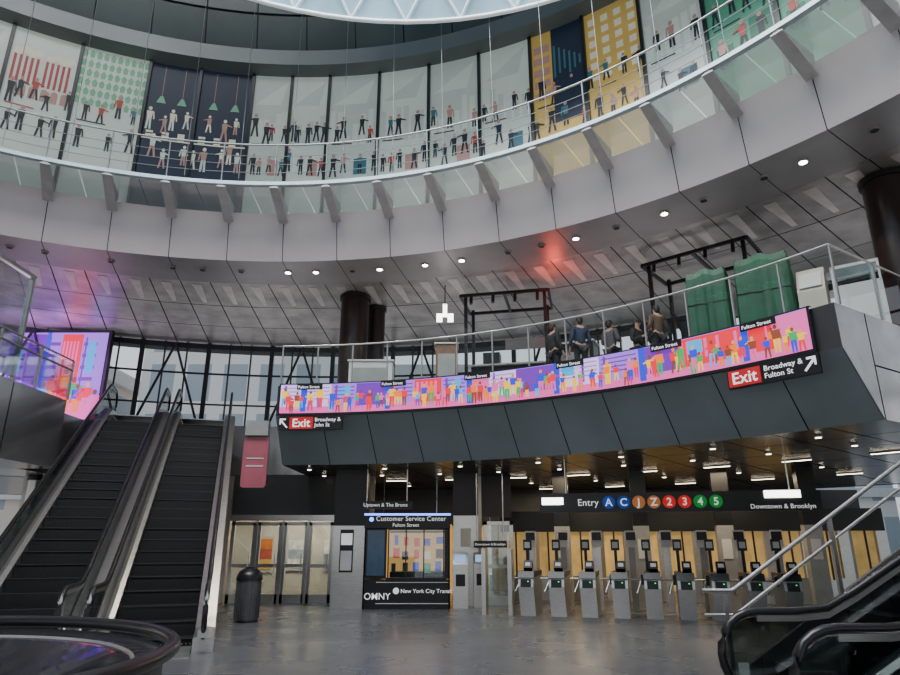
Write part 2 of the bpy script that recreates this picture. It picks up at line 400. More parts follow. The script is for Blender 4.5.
for a in range(-54,70,6):
    mb=MB(); mb.tube([P(C1,12.6,a+2,22.4),P(C1,13.12,a+2,10.8)],.008,5)
    mk('suspension_cable',mb,M_cable,label='thin vertical steel suspension cable',category='cable',group='suspension cables')

# ================================================================ figures
def figpolys(s,z,h,flip=1,pose=0,wide=1.):
    out=[]
    hd=[(s+.07*h*math.cos(i*math.pi/4),z+.91*h+.085*h*math.sin(i*math.pi/4)) for i in range(8)]
    out.append((hd,0)); w=wide
    out.append(([(s-.08*h*w,z+.46*h),(s+.08*h*w,z+.46*h),(s+.11*h*w,z+.8*h),(s-.11*h*w,z+.8*h)],1))
    sp=.05 if pose==0 else .13
    out.append(([(s-.08*h*w,z+.48*h),(s+.0*h,z+.48*h),(s-sp*h*.6,z),(s-sp*h*.6-.07*h,z)],2))
    out.append(([(s+.0*h,z+.48*h),(s+.08*h*w,z+.48*h),(s+sp*h*.6+.07*h,z),(s+sp*h*.6,z)],2))
    if pose==1: out.append(([(s+flip*.09*h,z+.78*h),(s+flip*.09*h,z+.71*h),(s+flip*.28*h,z+.66*h),(s+flip*.28*h,z+.71*h)],1))
    else: out.append(([(s+flip*.10*h,z+.79*h),(s+flip*.15*h,z+.77*h),(s+flip*.19*h,z+.45*h),(s+flip*.14*h,z+.44*h)],1))
    return out
def F(n,c,es): return mat(n,c,.5,0,.04,2,es=es,ecol=c)
mu={'pale':(.60,.65,.58),'pale2':(.50,.55,.50),'navy':(.010,.018,.04),'yellow':(.62,.40,.10),'green':(.08,.27,.17),'dgreen':(.01,.13,.07),
'blk':(.012,.014,.02),'cream':(.75,.70,.55),'red':(.38,.05,.04),'orange':(.6,.25,.10),'rose':(.42,.24,.20),'teal':(.04,.14,.18),'leaf':(.16,.42,.24)}
MU={k:mat('mural_'+k,c,.45,0,.06,1.5,es=.24,ecol=c) for k,c in mu.items()}  # slight glow added to lift the mural's brightness; panels are not lamps
MK=list(MU.keys()); ML=[MU[k] for k in MK]; MI={k:i for i,k in enumerate(MK)}
bounds=[-52,-45,-38,-31,-24.5,-17.5,-12,-6,-1.5,3,9,15,21,27,33,39,45,51,57,63]
styles=['green','pale','pale','cups','plants','navy','navy','pale','pale','pale','pale','pale','pale','yellow','yellowwin','pale','green','green','pale']
RW=15.5; Z0,Z1=10.75,16.0
for pi,(a0,a1) in enumerate(zip(bounds[:-1],bounds[1:])):
    st=styles[pi]; W=D(a1-a0)*RW
    def mp(s,z,off): return P(C1,RW-off,a0+math.degrees(s/RW),z)
    mb=MB()
    bg={'cups':'pale','plants':'pale','yellowwin':'yellow'}.get(st,st)
    if st=='pale' and pi%2: bg='pale2'
    for i in range(6):
        s0,s1=W*i/6,W*(i+1)/6
        mb.poly([mp(s0,Z0,0),mp(s1,Z0,0),mp(s1,Z1,0),mp(s0,Z1,0)],MI[bg])
    def rect(s0,s1,z0,z1,k,off=.015):
        n=max(1,int((s1-s0)/.35))
        for i in range(n):
            x0=s0+(s1-s0)*i/n; x1=s0+(s1-s0)*(i+1)/n
            mb.poly([mp(x0,z0,off),mp(x1,z0,off),mp(x1,z1,off),mp(x0,z1,off)],MI[k])
    def disc(s,z,r,k,off=.02): mb.poly([mp(s+r*math.cos(i*math.pi/8),z+r*math.sin(i*math.pi/8),off) for i in range(16)],MI[k])
    if st=='cups':
        for q in range(2):
            cx=W*(.28+.45*q)
            for j in range(5): rect(cx-.35+j*.14,cx-.28+j*.14,14.2,15.1,'red')
            for j in range(4): disc(cx-.25+j*.17,15.2+.08*(j%2),.12,'cream')
            for j in range(3): rect(cx-.33+j*.25,cx-.15+j*.25,13.75,14.05,'rose'); disc(cx-.24+j*.25,14.05,.09,'rose')
    elif st=='plants':
        for zi in range(6):
            for j in range(10):
                cx=W*(j+.5)/10; zz=14.0+zi*.33
                mb.poly([mp(cx-.05,zz,.02),mp(cx+.05,zz,.02),mp(cx+.075,zz+.15,.02),mp(cx,zz+.27,.02),mp(cx-.075,zz+.15,.02)],MI['leaf'])
    elif st=='navy':
        for j in range(2):
            cx=W*(.3+.4*j); mb.poly([mp(cx-.14,14.55,.02),mp(cx+.14,14.55,.02),mp(cx+.04,14.8,.02),mp(cx-.04,14.8,.02)],MI['leaf']); rect(cx-.008,cx+.008,14.8,15.9,'rose')
        rect(0,W,13.25,13.3,'cream')
        for j in range(3): rect(W*.1+j*.45,W*.1+j*.45+.2,13.3,13.55,'cream')
    elif st=='yellow':
        rect(W*.4,W*1.0,12.8,16,'navy'); 
        for j in range(6): rect(W*.43+j*.15,W*.43+.06+j*.15,14.3+.1*(j%3),15.4-.12*j,'teal',.02)
        for zi in range(5): rect(.1,W*.36,13.7+zi*.4,13.95+zi*.4,'rose',.02)
    elif st=='yellowwin':
        for r_ in range(6):
            for q in range(4): rect(.15+q*.38,.15+q*.38+.2,13.7+r_*.37,13.7+r_*.37+.22,'cream')
    elif st=='green':
        disc(W*.5,14.6,.45,'orange'); disc(W*.5,14.6,.2,'cream',.03); rect(W*.1,W*.35,12.4,12.9,'dgreen'); rect(W*.6,W*.95,12.6,13.3,'dgreen')
    elif st=='pale':
        for j in range(6):
            hh=random.uniform(.3,1.3); rect(W*(.05+.15*j),W*(.05+.15*j)+.17,13.4,13.4+hh,'pale2' if bg=='pale' else 'pale',.01)
        mb.poly([mp(W*.1,14.9,.01),mp(W*.75,14.9,.01),mp(W*.9,15.8,.01)],MI['pale2' if bg=='pale' else 'pale'])
        rect(W*.55,W*.8,12.35,12.9,'teal' if pi%3==0 else 'rose',.012)
    for row,zb in((0,13.5),(1,12.4)):
        n=random.randint(3,5)
        for j in range(n):
            s=W*(j+.5+random.uniform(-.3,.3))/n; h=random.uniform(.6,.85)
            light=st in('navy',)
            c=[random.choice(['cream','rose','pale'] if light else ['blk','blk','blk','red','rose','navy','teal']) for _ in range(3)]
            c[0]='rose' if not light else 'cream'
            if not light: c[2]='blk'
            for pts,role in figpolys(s,zb+random.uniform(-.12,.25),h,random.choice((-1,1)),random.choice((0,1))):
                mb.poly([mp(x,z,.03) for x,z in pts],MI[c[role]])
        if row==0: rect(W*.1,W*.5,13.43,13.47,'blk' if st!='cups' else 'red')
    o=mk('mural_panel',mb,ML,label={'cups':'pale wall panel with red striped cups and small figures','plants':'pale wall panel with rows of green plants and figures','navy':'navy wall panel with pale figures and hanging lamps','yellow':'yellow wall panel with a navy block and figures','yellowwin':'yellow wall panel with cream windows and figures','green':'green wall panel with orange disc and figures'}.get(st,'pale grey-green wall panel with dark walking figures'),category='mural',group='curved mural panels')
    mb=MB(); x,y,_=P(C1,RW-.04,a0,0); mb.box(x,y,(Z0+Z1)/2,.09,.1,Z1-Z0,rz=-D(a0)); mk('frame_post',mb,M_black,parent=o)

# ================================================================ overhead net ring
cn=(-1.15,3.65); net=thing('sky_reflector',(0,0,0),0,'suspended pale blue diamond-lattice reflector ring under the skylight','ceiling feature')
n=44; lv=[(10.0,14.6),(9.5,15.7),(9.1,17.3),(8.8,19.2),(8.5,21.4)]
mb=MB()
for i in range(len(lv)-1): ringm(mb,cn,[(lv[i][0]+.06,lv[i][1]),(lv[i+1][0]+.06,lv[i+1][1])],-180,180,7.5,0,0)
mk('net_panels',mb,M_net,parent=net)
mb=MB()
for i in range(len(lv)-1):
    for k in range(n):
        a=360/n*(k+.5*(i%2)); r0,z0=lv[i]; r1,z1=lv[i+1]
        for d in(-.5,.5): mb.tube([P(cn,r0,a,z0),P(cn,r1,a+d*360/n,z1)],.04,5)
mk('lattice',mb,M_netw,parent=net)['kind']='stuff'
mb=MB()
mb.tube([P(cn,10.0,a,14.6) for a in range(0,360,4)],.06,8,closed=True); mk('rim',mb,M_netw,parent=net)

# ================================================================ LED ribbon screen
led={'lav':(.36,.16,.80),'white':(.72,.55,.90),'pink':(.85,.12,.42),'red':(.9,.01,.03),'orange':(1.,.20,.01),'yellow':(1.,.6,.01),'blue':(.01,.04,.75),'purple':(.16,.02,.45),'green':(.01,.40,.10),'cyan':(.03,.40,.85),'black':(.01,.01,.02),'brown':(.25,.05,.02),'skinc':(.85,.32,.12)}
LM={k:mat('screen_'+k,tuple(x*.2 for x in c),.6,0,0,2,es=1.3,ecol=c) for k,c in led.items()}
LK=list(LM); LL=[LM[k] for k in LK]; LI={k:i for i,k in enumerate(LK)}
def ledart(mb,mp,W,z0,z1,nf,redfrom=None,hs=(.45,.75)):
    H=z1-z0
    def rect(s0,s1,a,b,k,off):
        n=max(1,int((s1-s0)/.3))
        for i in range(n):
            x0=s0+(s1-s0)*i/n;x1=s0+(s1-s0)*(i+1)/n
            mb.poly([mp(x0,z0+a*H,off),mp(x1,z0+a*H,off),mp(x1,z0+b*H,off),mp(x0,z0+b*H,off)],LI[k])
    rect(0,W,0,1,'lav',0); rect(0,W,0,.22,'pink',.004)
    s=0; seq=['white','white','lav','purple','lav','white','lav','pink','white','purple']
    i=0
    while s<W-.4:
        w=random.uniform(.5,1.0); e=min(W,s+w)
        c='red' if (redfrom and s>redfrom and s<redfrom+1.6) or (i%9==5) else seq[i%len(seq)]
        rect(s,e,.22,.98,c,.006)
        if c in('white','lav'):
            for j in range(4): rect(s+.05,e-.05,.46+.13*j,.50+.13*j,'lav' if c=='white' else 'purple',.008)
            rect(s+.1,s+.16,.3,.95,'purple',.009)
        if c=='red':
            for j in range(5): rect(s+.05+j*(e-s)/6,s+.11+j*(e-s)/6,.3+.1*(j%3),.9,'pink',.008)
        if i%3==1: rect(s,min(W,s+.14),.05,1,'blue',.012)
        if i%4==2: rect(s+.2,min(W,s+.5),.55,.9,'cyan',.010)
        s+=w; i+=1
    cols=['red','orange','yellow','blue','green','red','orange','pink','cyan','brown','yellow','red','blue']
    for j in range(nf):
        x=W*(j+.5)/nf+random.uniform(-.1,.1); x=min(max(x,.12),W-.15)
        h=H*random.uniform(*hs); zb=z0+H*random.uniform(.0,.2)
        c=[random.choice(['brown','skinc','orange','brown']),random.choice(cols),random.choice(cols)]
        for pts,role in figpolys(x,zb,h,random.choice((-1,1)),random.choice((0,1)),1.5):
            mb.poly([mp(a,b,.02+.0005*(j%12)+.0002*role) for a,b in pts],LI[c[role]])
R=13.2
sa,sb=1.7,55.2
scr=thing('ribbon_screen',(0,0,0),0,'long curved LED ribbon screen showing a colourful crowd','screen')
mb=MB()
W=D(sb-sa)*R
def mpL(s,z,off): return P(C0,R-off,sa+math.degrees(s/R),z)
ledart(mb,mpL,W,4.76,5.5,95,redfrom=W-2.6)
mk('display_face',mb,LL,parent=scr)
mb=MB(); ringm(mb,C0,[(13.21,4.72),(13.21,5.53),(13.32,5.53)],sa-.2,sb+.2,6,0); ringm(mb,C0,[(13.19,4.70),(13.19,4.76)],sa-.2,sb+.2,6,0); mk('housing',mb,M_black,parent=scr)
for a in(5,14.5,24,34,43.5,51.5):
    mb=MB(); mb.box(0,0,0,.66,.01,.14); t=mk('tag',mb,M_black,parent=scr,loc=P(C0,R-.06,a,5.42),rz=-D(a))
    text('lettering','Fulton Street',.10,-.30,-.01,-.035,M_white,t)

scr2=thing('wall_screen',(-17.2,22.3,0),0,'large colourful LED wall screen beside the escalator landing','screen')
mb=MB()
def mp2(s,z,off): return (s,-off,z)
ledart(mb,mp2,4.9,5.6,8.9,22,hs=(.2,.42))
mk('display_face',mb,LL,parent=scr2)
mb=MB(); mb.box(2.45,.12,7.25,5.1,.2,3.5); mk('housing',mb,M_black,parent=scr2)

# ================================================================ mezzanine railing
rl=thing('mezzanine_railing',(0,0,0),0,'curved glass balustrade with stainless rail above the screen','railing')
ringg=MB(); ringm(ringg,C0,[(13.5,5.52),(13.5,6.55)],A0,A1,4,.12); mk('glass_panel',ringg,M_rglass,parent=rl)
mb=MB(); mb.tube(arc(C0,13.5,A0,A1,6.62,40),.022,8); mk('handrail',mb,M_steel,parent=rl)
mb=MB(); mb.tube([P(C0,13.5,A1,6.62),P(C0,22,A1,6.62)],.022,8); mk('handrail',mb,M_steel,parent=rl)
mb=MB(); mb.add([P(C0,13.5,A1,5.52),P(C0,22,A1,5.52),P(C0,22,A1,6.55),P(C0,13.5,A1,6.55)],[(0,1,2,3)]); mk('glass_panel',mb,M_rglass,parent=rl)
for i in range(15):
    a=A0+(A1-A0)*i/14
    mb=MB(); x,y,_=P(C0,13.52,a,0); mb.box(x,y,6.06,.025,.05,1.1,rz=-D(a)); mk('post',mb,M_brkd,parent=rl)
for r in(15,16.5,18,19.5):
    mb=MB(); x,y,_=P(C0,r,A1,0); mb.box(x,y,6.06,.05,.05,1.1,rz=-D(A1)); mk('post',mb,M_steel,parent=rl)
rl=thing('side_railing',(-10.8,0,5.5),0,'stainless railing with glass panels on the stainless ledge','railing')
mb=MB(); mb.box(0,11,.55,.02,14,1.0); mk('glass_panel',mb,M_rglass,parent=rl)
for z in(1.12,.85):
    mb=MB(); mb.tube([(0,4,z),(0,18,z)],.03,8); mk('handrail',mb,M_steel,parent=rl)
for y in(13.3,14.9,16.5,18.0):
    mb=MB(); mb.box(0,y,.55,.05,.05,1.1); mk('post',mb,M_steel,parent=rl)
gp=thing('glass_screen',(-10.95,0,5.5),0,'tall steel framed glass screen on the ledge','screen wall')
mb=MB(); mb.box(0,11,1.4,.02,9.6,2.6); mk('glass_panel',mb,M_rglass,parent=gp)
mb=MB()
for y in(7,10,13,15.8): mb.box(0,y,1.4,.09,.09,2.8)
mb.box(0,11.4,2.8,.12,8.9,.1); mk('frame',mb,M_steel,parent=gp)

# ================================================================ escalators
T30=math.tan(D(30))
def escalator(loc,rz,rise,w,label,gm,group,F0=.9):
    e=thing('escalator',loc,rz,label,'escalator',group)
    run=rise/T30; X1=F0+run; XE=X1+1.0
    path=[(-.3,0),(F0-.3,0),(F0,.03),(F0+.3,.18)]+[(F0+.3+(run-.6)*i/6,.18+(rise-.36)*i/6) for i in range(1,7)]+[(X1,rise-.03),(X1+.3,rise),(XE,rise)]
    mb=MB(); o=w/2+.34
    mb.sweep([(p[0],p[1]) for p in path],[(-o+.05,-.2),(o-.05,-.2),(o-.05,-.95),(-o+.05,-.95)],0,clamp=.0)
    mk('truss',mb,M_black,parent=e)
    for s in(-1,1):
        mb=MB(); mb.sweep(path,[(s*(w/2+.02),-.06),(s*(w/2+.02),.2),(s*(w/2+.10),.24),(s*o,.2),(s*o,-.25)],0)
        mk('deck',mb,M_steel,parent=e)
        mb=MB(); mb.sweep(path,[(s*(o+.005),.15),(s*(o+.015),.15),(s*(o+.015),-.97),(s*(o+.005),-.97)],0,clamp=0.0)
        mk('side_cladding',mb,M_clad,parent=e)
        y=s*(w/2+.17)
        mb=MB(); mb.sweep(path,[(y-.008,.2),(y+.008,.2),(y+.008,.93),(y-.008,.93)],0)
        for cx,zz,sg in((-.3,0,-1),(XE,rise,1)):
            pts=[(cx,y-.008,zz+.93)]+[(cx+sg*.36*math.sin(D(t)),y-.008,zz+.575+.355*math.cos(D(t))) for t in range(15,181,15)]
            mb.prism(pts,(0,.016,0),0)
        mk('balustrade',mb,gm,parent=e)
        mb=MB(); mb.sweep(path,[(y-.022,.89),(y+.022,.89),(y+.022,.945),(y-.022,.945)],0); mk('rail_channel',mb,M_steel,parent=e)
        hp=[(0,y,.22),(-.3,y,.22)]+[(-.3-.38*math.sin(D(t)),y,.6+.38*math.cos(D(t))) for t in range(165,0,-15)]
        hp+=[(x,y,z+.98) for x,z in path]
        hp+=[(XE+.38*math.sin(D(t)),y,rise+.6+.38*math.cos(D(t))) for t in range(15,180,15)]+[(XE,y,rise+.22)]
        mb=MB(); mb.tube(hp,.042,8); mk('handrail',mb,M_rubber,parent=e)
        mb=MB(); mb.box(-.35,y,.3,.5,.16,.12); mb.box(-.45,y-.081 if s<0 else y+.081,.45,.1,.01,.12,m=1); mk('newel_base',mb,[M_steel,M_white],parent=e)
    mb=MB(); mb.box(-.25,0,.005,1.2,w,.03); 
    for i in range(20): mb.box(F0-.35,-w/2+w*(i+.5)/20,.025,.12,.02,.01)
    mk('landing_plate',mb,M_steel,parent=e)
    mb=MB(); mb.box(XE-.4,0,rise+.005,1.3,w,.03); mk('landing_plate',mb,M_steel,parent=e)
    mb=MB(); mb.box(.21,0,-.02,.42,w,.04,m=0); mb.box(.01,0,-.13,.02,w,.23,m=0); mb.box(.008,0,.003,.016,w,.006,m=1)
    for i in range(26): mb.box(.22,-w/2+w*(i+.5)/26,.004,.38,.018,.012,m=0); mb.box(-.002,-w/2+w*(i+.5)/26,-.13,.008,.015,.2,m=0)
    sm=mb.mesh('step',[M_step,M_stepedge])
    n=int(run/.4)
    for i in range(n): obj('step',sm,(F0-.2+i*.4,0,(i+1)*.4*T30-.14),0,e)
    return e
ang=math.atan2(.948,-.319)
ox,oy=-4.76,11.2
escalator((ox,oy,0),ang,5.5,1.30,'tall escalator with black steps rising to the mezzanine',M_tint,'escalators to the mezzanine')
escalator((ox-.948*2.02,oy-.319*2.02,0),ang,5.5,1.30,'tall escalator with black steps along the stainless ledge',M_tint,'escalators to the mezzanine')
escalator((3.3,6.2,0),0,5.5,1.05,'escalator with glass sides and black rubber handrails beside the stair railing',M_tint,'escalators across the hall',F0=.4)
escalator((4.05,4.25,0),0,5.5,1.05,'escalator with rounded newel, glass sides and black rubber handrail',M_tint,'escalators across the hall',F0=.4)

stt=thing('staircase',(3.1,7.55,0),0,'narrow dark staircase with stainless railing beside the escalator','staircase')
mb=MB()
for i in range(31): mb.box(.35+i*.3,0,(i+1)*.18-.09,.32,.8,.18); mb.box(.2+i*.3,0,(i+1)*.18+.002,.03,.8,.008,m=1)
mk('steps',mb,[M_step,M_stepedge],parent=stt)
mb=MB()
sl=.66
mb.prism([(0,.44,0),(.3,.44,0),(9.6,.44,5.9),(9.6,.44,6.3),(0.0,.44,.18)],(0,.05,0)); mk('stringer',mb,M_steel,parent=stt)
for dz,r in((1.1,.026),(.84,.02)):
    mb=MB(); mb.tube([(-.2,.46,dz),(.15,.46,dz),(9.6,.46,dz+9.3*sl)],r,8); mk('handrail',mb,M_steel,parent=stt)
for i in range(7):
    x=.05+i*1.35; mb=MB(); mb.box(x,.46,(x*sl*.95)+.5,.045,.045,1.05); mk('post',mb,M_steel,parent=stt)
mb=MB(); mb.add([(.1,.46,.15),(9.5,.46,.1+9.4*sl),(9.5,.46,.75+9.3*sl),(.1,.46,.78)],[(0,1,2,3)]); mk('glass_panel',mb,M_rglass,parent=stt)

# ================================================================ foreground round guard
g=thing('round_well_guard',(-3.65,3.8,0),0,'rounded black guard with rubber rail around an opening','guard rail')
mb=MB(); mb.cyl(0,0,0,.93,1.98,72,cap=False); mk('drum',mb,M_black,parent=g)
mb=MB(); mb.tube([(2.03*math.cos(D(t)),2.03*math.sin(D(t)),1.0) for t in range(0,360,5)],.045,10,closed=True); mk('rail',mb,M_rubber,parent=g)
mb=MB(); mb.tube([(1.8*math.cos(D(t)),1.8*math.sin(D(t)),.91) for t in range(0,360,5)],.015,8,closed=True); mk('inner_trim',mb,M_steel,parent=g)
mb=MB(); c0=(0,0)
ringm(mb,c0,[(1.98,.95),(1.75,.9),(.9,.62),(.9,.0)],0,360,10,0,sub=5); mk('sloped_lining',mb,mat('glossy_black_lining',(.06,.06,.07),.05,.7,.1,2),parent=g)
mb=MB(); mb.tube([(1.2*math.cos(D(t)),1.2*math.sin(D(t)),.74) for t in range(0,360,6)],.02,6,closed=True); mk('inner_trim',mb,M_edge,parent=g)

# ================================================================ columns
def column(x,y,z0,z1,r,label,m=M_col):
    mb=MB(); mb.cyl(0,0,0,z1-z0,r,40); c=thing('column',(x,y,z0),0,label,'column'); mk('shaft',mb,m,parent=c)
    mb=MB(); mb.cyl(0,0,0,.15,r+.04,40); mb.cyl(0,0,z1-z0-.12,z1-z0,r+.05,40); mk('collar',mb,M_black,parent=c)
column(-3.0,19.3,5.5,9.1,.44,'round dark brown column rising to the ceiling')
column(-2.45,20.3,5.5,9.1,.3,'slimmer round dark brown column behind another')
column(9.35,12.3,5.5,9.1,.45,'round dark maroon column by the mezzanine railing')
column(-12.7,20.3,0,3.6,.18,'slim pale column under the ledge',M_steel)
c=thing('square_pillar',(-2.75,18.9,0),0,'square pillar, black above and stainless below, with a map','pillar')
mb=MB(); mb.box(0,0,2.85,.86,.8,1.5); mk('upper_shaft',mb,M_black,parent=c)
mb=MB(); mb.box(0,0,1.05,.86,.8,2.1); mk('lower_shaft',mb,M_steel,parent=c)
mb=MB(); mb.box(-.05,-.42,1.45,.36,.03,1.1,m=0); mb.box(-.05,-.437,1.75,.3,.01,.3,m=1); mb.box(-.05,-.437,1.2,.3,.01,.5,m=2)
mk('notice_board',mb,[M_black,M_white,M_grey],parent=c)
for i in range(4):
    x=3.2+i*2.1; y=19.3-.5*i
    c=thing('concourse_pillar',(x,y,0),-D(14),'dark clad concourse pillar behind the turnstiles','pillar','concourse pillars')
    mb=MB(); mb.box(0,0,2.85,.42,.4,1.5); mk('upper_shaft',mb,M_black,parent=c); mb=MB(); mb.box(0,0,1.05,.42,.4,2.1); mk('lower_shaft',mb,M_brkd,parent=c); mb=MB(); mb.box(0,-.21,1.5,.24,.02,.5); mk('sign_plate',mb,M_grey,parent=c)

# ================================================================ customer service kiosk
k=thing('service_kiosk',(-2.3,18.3,0),0,'black customer service booth with lit window and lettering','booth')
mb=MB()
mb.box(1.15,1.6,2.25,2.3,2.0,.3); mb.box(.02,1.3,1.2,.04,2.6,2.4); mb.box(2.28,1.3,1.2,.04,2.6,2.4); mb.box(1.15,2.58,1.2,2.3,.04,2.4)
mb.box(1.15,.3,.36,2.3,.6,.72); mb.box(.3,.04,1.4,.6,.08,1.3); mb.box(2.22,.04,1.4,.14,.08,1.3); mb.box(1.15,.3,2.2,2.3,.6,.38)
mk('body',mb,M_black,parent=k)
mb=MB(); mb.box(1.4,.05,1.38,1.5,.02,1.22); mk('window_pane',mb,M_glass,parent=k)
mb=MB(); 
for x in(.65,1.12,1.6,2.13): mb.box(x,.02,1.38,.03,.05,1.26)
mb.box(1.4,.02,2.0,1.52,.05,.03); mb.box(1.4,.0,.75,1.6,.12,.05); mk('window_frame',mb,M_black,parent=k)
mb=MB(); mb.box(1.15,-.02,2.39,2.34,.04,.05); mk('light_strip',mb,M_blue,parent=k)
mb=MB(); mb.box(1.15,-.03,2.19,2.32,.05,.32); s=mk('sign_board',mb,M_black,parent=k)
text('lettering','Customer Service Center',.175,.30,-.06,2.22,M_white,k); text('lettering','Fulton Street',.13,.75,-.06,2.07,M_white,k)
mb=MB(); mb.cyl(0,0,0,.01,.06,16); 
o=mk('emblem',mb,M_blue,parent=k,loc=(.18,-.06,2.26)); o.rotation_euler=(D(90),0,0)
text('lettering','OMNY',.23,.04,-.02,.24,M_white,k); text('lettering','New York City Transit',.14,1.0,-.02,.40,M_white,k)
mb=MB(); mb.cyl(0,0,0,.01,.08,16); o=mk('emblem',mb,M_white,parent=k,loc=(.88,-.01,.45)); o.rotation_euler=(D(90),0,0)
mb=MB(); mb.box(1.3,-.005,.14,1.9,.02,.02); mk('trim_line',mb,M_grey,parent=k); mb=MB(); mb.box(1.3,-.005,.66,1.9,.02,.02); mk('trim_line',mb,M_grey,parent=k)
mb=MB(); mb.box(.32,-.02,1.4,.46,.04,1.15); mk('side_screen',mb,mat('dark_blue_screen',(.02,.035,.06),.2,0,.3,4,es=.12,ecol=(.1,.2,.35)),parent=k)
cs=[(.8,.04,.03),(.9,.45,.03),(.05,.3,.15),(.85,.8,.7),(.03,.08,.5),(.9,.2,.03),(.02,.02,.02)]
ms=[mat('poster_colour',c_,.5,0,.1,5,es=.6,ecol=c_) for c_ in cs]
wl=MB(); wl.box(1.3,2.4,1.3,2.1,.05,1.8); mk('interior_wall',wl,mat('lit_booth_interior',(.7,.45,.15),.6,0,.3,3,es=.6,ecol=(1,.55,.18)),parent=k)  # wall glows by itself in place of lamps inside the booth
for i in range(15):
    mb=MB(); x=.78+(i%5)*.30+random.uniform(-.03,.03); z=.85+.34*(i//5)+random.uniform(0,.08); mb.box(x,.5+.2*(i%3),z+.12,random.uniform(.1,.2),.05,random.uniform(.18,.28),m=random.randrange(7)); mk('poster',mb,ms,parent=k)
mb=MB(); mb.box(1.4,.9,.45,1.5,.6,.9); mb.box(1.4,.6,1.95,1.5,.5,.06); mk('counter',mb,M_black,parent=k)

def machine(x,y,rz,label):
    m=thing('fare_machine',(x,y,0),rz,label,'ticket machine')
    mb=MB(); mb.box(0,.2,.55,.4,.4,1.1); mb.prism([(-.2,0,1.1),(-.2,.4,1.1),(-.2,.4,1.4),(-.2,.15,1.4)],(.4,0,0)); mk('cabinet',mb,M_steel,parent=m)
    mb=MB(); mb.box(0,.06,1.25,.3,.02,.2,rx=D(-26)); mk('screen',mb,F('pale_blue_screen',(.3,.5,.8),.8),parent=m)
    mb=MB(); mb.box(0,-.01,.7,.25,.02,.3); mk('slot_panel',mb,M_black,parent=m)
machine(.28,18.5,0,'small stainless fare machine next to the booth')
machine(.85,18.9,0,'small stainless fare machine by the glass door')
c=thing('steel_pier',(.45,19.45,0),0,'tall stainless pier between the booth and the glass door','pillar')
mb=MB(); mb.box(0,0,1.2,.7,.3,2.4); mk('shaft',mb,M_steel,parent=c); mb=MB(); mb.box(0,-.16,1.8,.3,.02,.5); mk('notice_board',mb,M_grey,parent=c); mb=MB(); mb.box(0,0,3.0,.72,.32,1.2); mk('upper_shaft',mb,M_black,parent=c)

# ================================================================ turnstiles
t=thing('turnstile',(1.8,16.45,0),-D(16),'stainless turnstile with black top and card reader','turnstile','fare turnstiles')
mb=MB(); w=.36
mb.prism([(-w/2,.22,0),(-w/2,-.04,.66),(-w/2,.02,.88),(-w/2,1.35,.9),(-w/2,1.42,.62),(-w/2,1.25,0)],(w,0,0)); mk('cabinet',mb,M_steel,parent=t)
mb=MB(); mb.prism([(-w/2-.01,-.03,.86),(-w/2-.01,.04,1.0),(-w/2-.01,1.3,1.0),(-w/2-.01,1.38,.9)],(w+.02,0,0)); mk('top_cover',mb,M_black,parent=t)
mb=MB(); mb.box(.05,.12,1.12,.2,.16,.2,rx=D(-35)); mb.box(.05,.05,1.16,.12,.02,.09,rx=D(-35),m=1); mk('card_reader',mb,[M_black,M_grey],parent=t)
mb=MB(); mb.box(-w/2-.03,.75,.82,.08,.3,.22); mk('hub',mb,M_black,parent=t)
for d in((-.3,-.05,.0),(-.15,-.15,-.3),(-.15,.25,-.3)):
    mb=MB(); mb.tube([(-w/2-.06,.72,.82),(-w/2-.06+d[0]*.8,.72+d[1],.82+d[2])],.02,6); mk('arm',mb,M_steel,parent=t)
mb=MB(); mb.box(0,-.04,.74,.24,.02,.18,rx=D(-12)); mk('front_plate',mb,M_black,parent=t)
mb=MB(); mb.box(-.08,.9,1.25,.07,.07,.55); mb.box(-.08,.88,1.6,.2,.1,.26); mk('reader_mast',mb,M_black,parent=t)
mb=MB(); mb.box(-.08,.82,1.6,.13,.02,.14); mk('status_panel',mb,M_grey,parent=t)
mb=MB(); mb.box(.06,-.06,.78,.03,.012,.025); mk('status_light',mb,F('green_indicator',(.05,.8,.2),1.2),parent=t)
tx,ty=math.cos(D(16)),-math.sin(D(16))
for i in range(1,9): copy_thing(t,(1.8+tx*.72*i,16.45+ty*.72*i,0),-D(16))
f=thing('fare_gate',(1.15,17.0,0),-D(16),'glass and stainless fare gate beside the turnstiles','gate'); 
mb=MB(); mb.box(-.3,0,.75,.1,.3,1.5); mk('post',mb,M_steel,parent=f); mb=MB(); mb.box(.35,0,.75,.1,.3,1.5); mk('post',mb,M_steel,parent=f); mb=MB(); mb.box(.03,0,.75,.55,.02,1.2); mk('leaf',mb,M_rglass,parent=f)
for i in range(8):
    x=2.2+i*.85; y=18.55-.22*i
    c=thing('information_post',(x,y,0),-D(14),'stainless post with pale information panel behind the turnstiles','post','information posts')
    mb=MB(); mb.box(0,0,.9,.16,.12,1.8); mk('post',mb,M_brkd if i%2 else M_steel,parent=c); mb=MB(); mb.box(0,-.07,1.75,.28,.03,.42); mk('information_panel',mb,M_grey,parent=c)
    mb=MB(); mb.box(0,-.09,1.82,.24,.01,.2); mk('header',mb,M_black,parent=c)

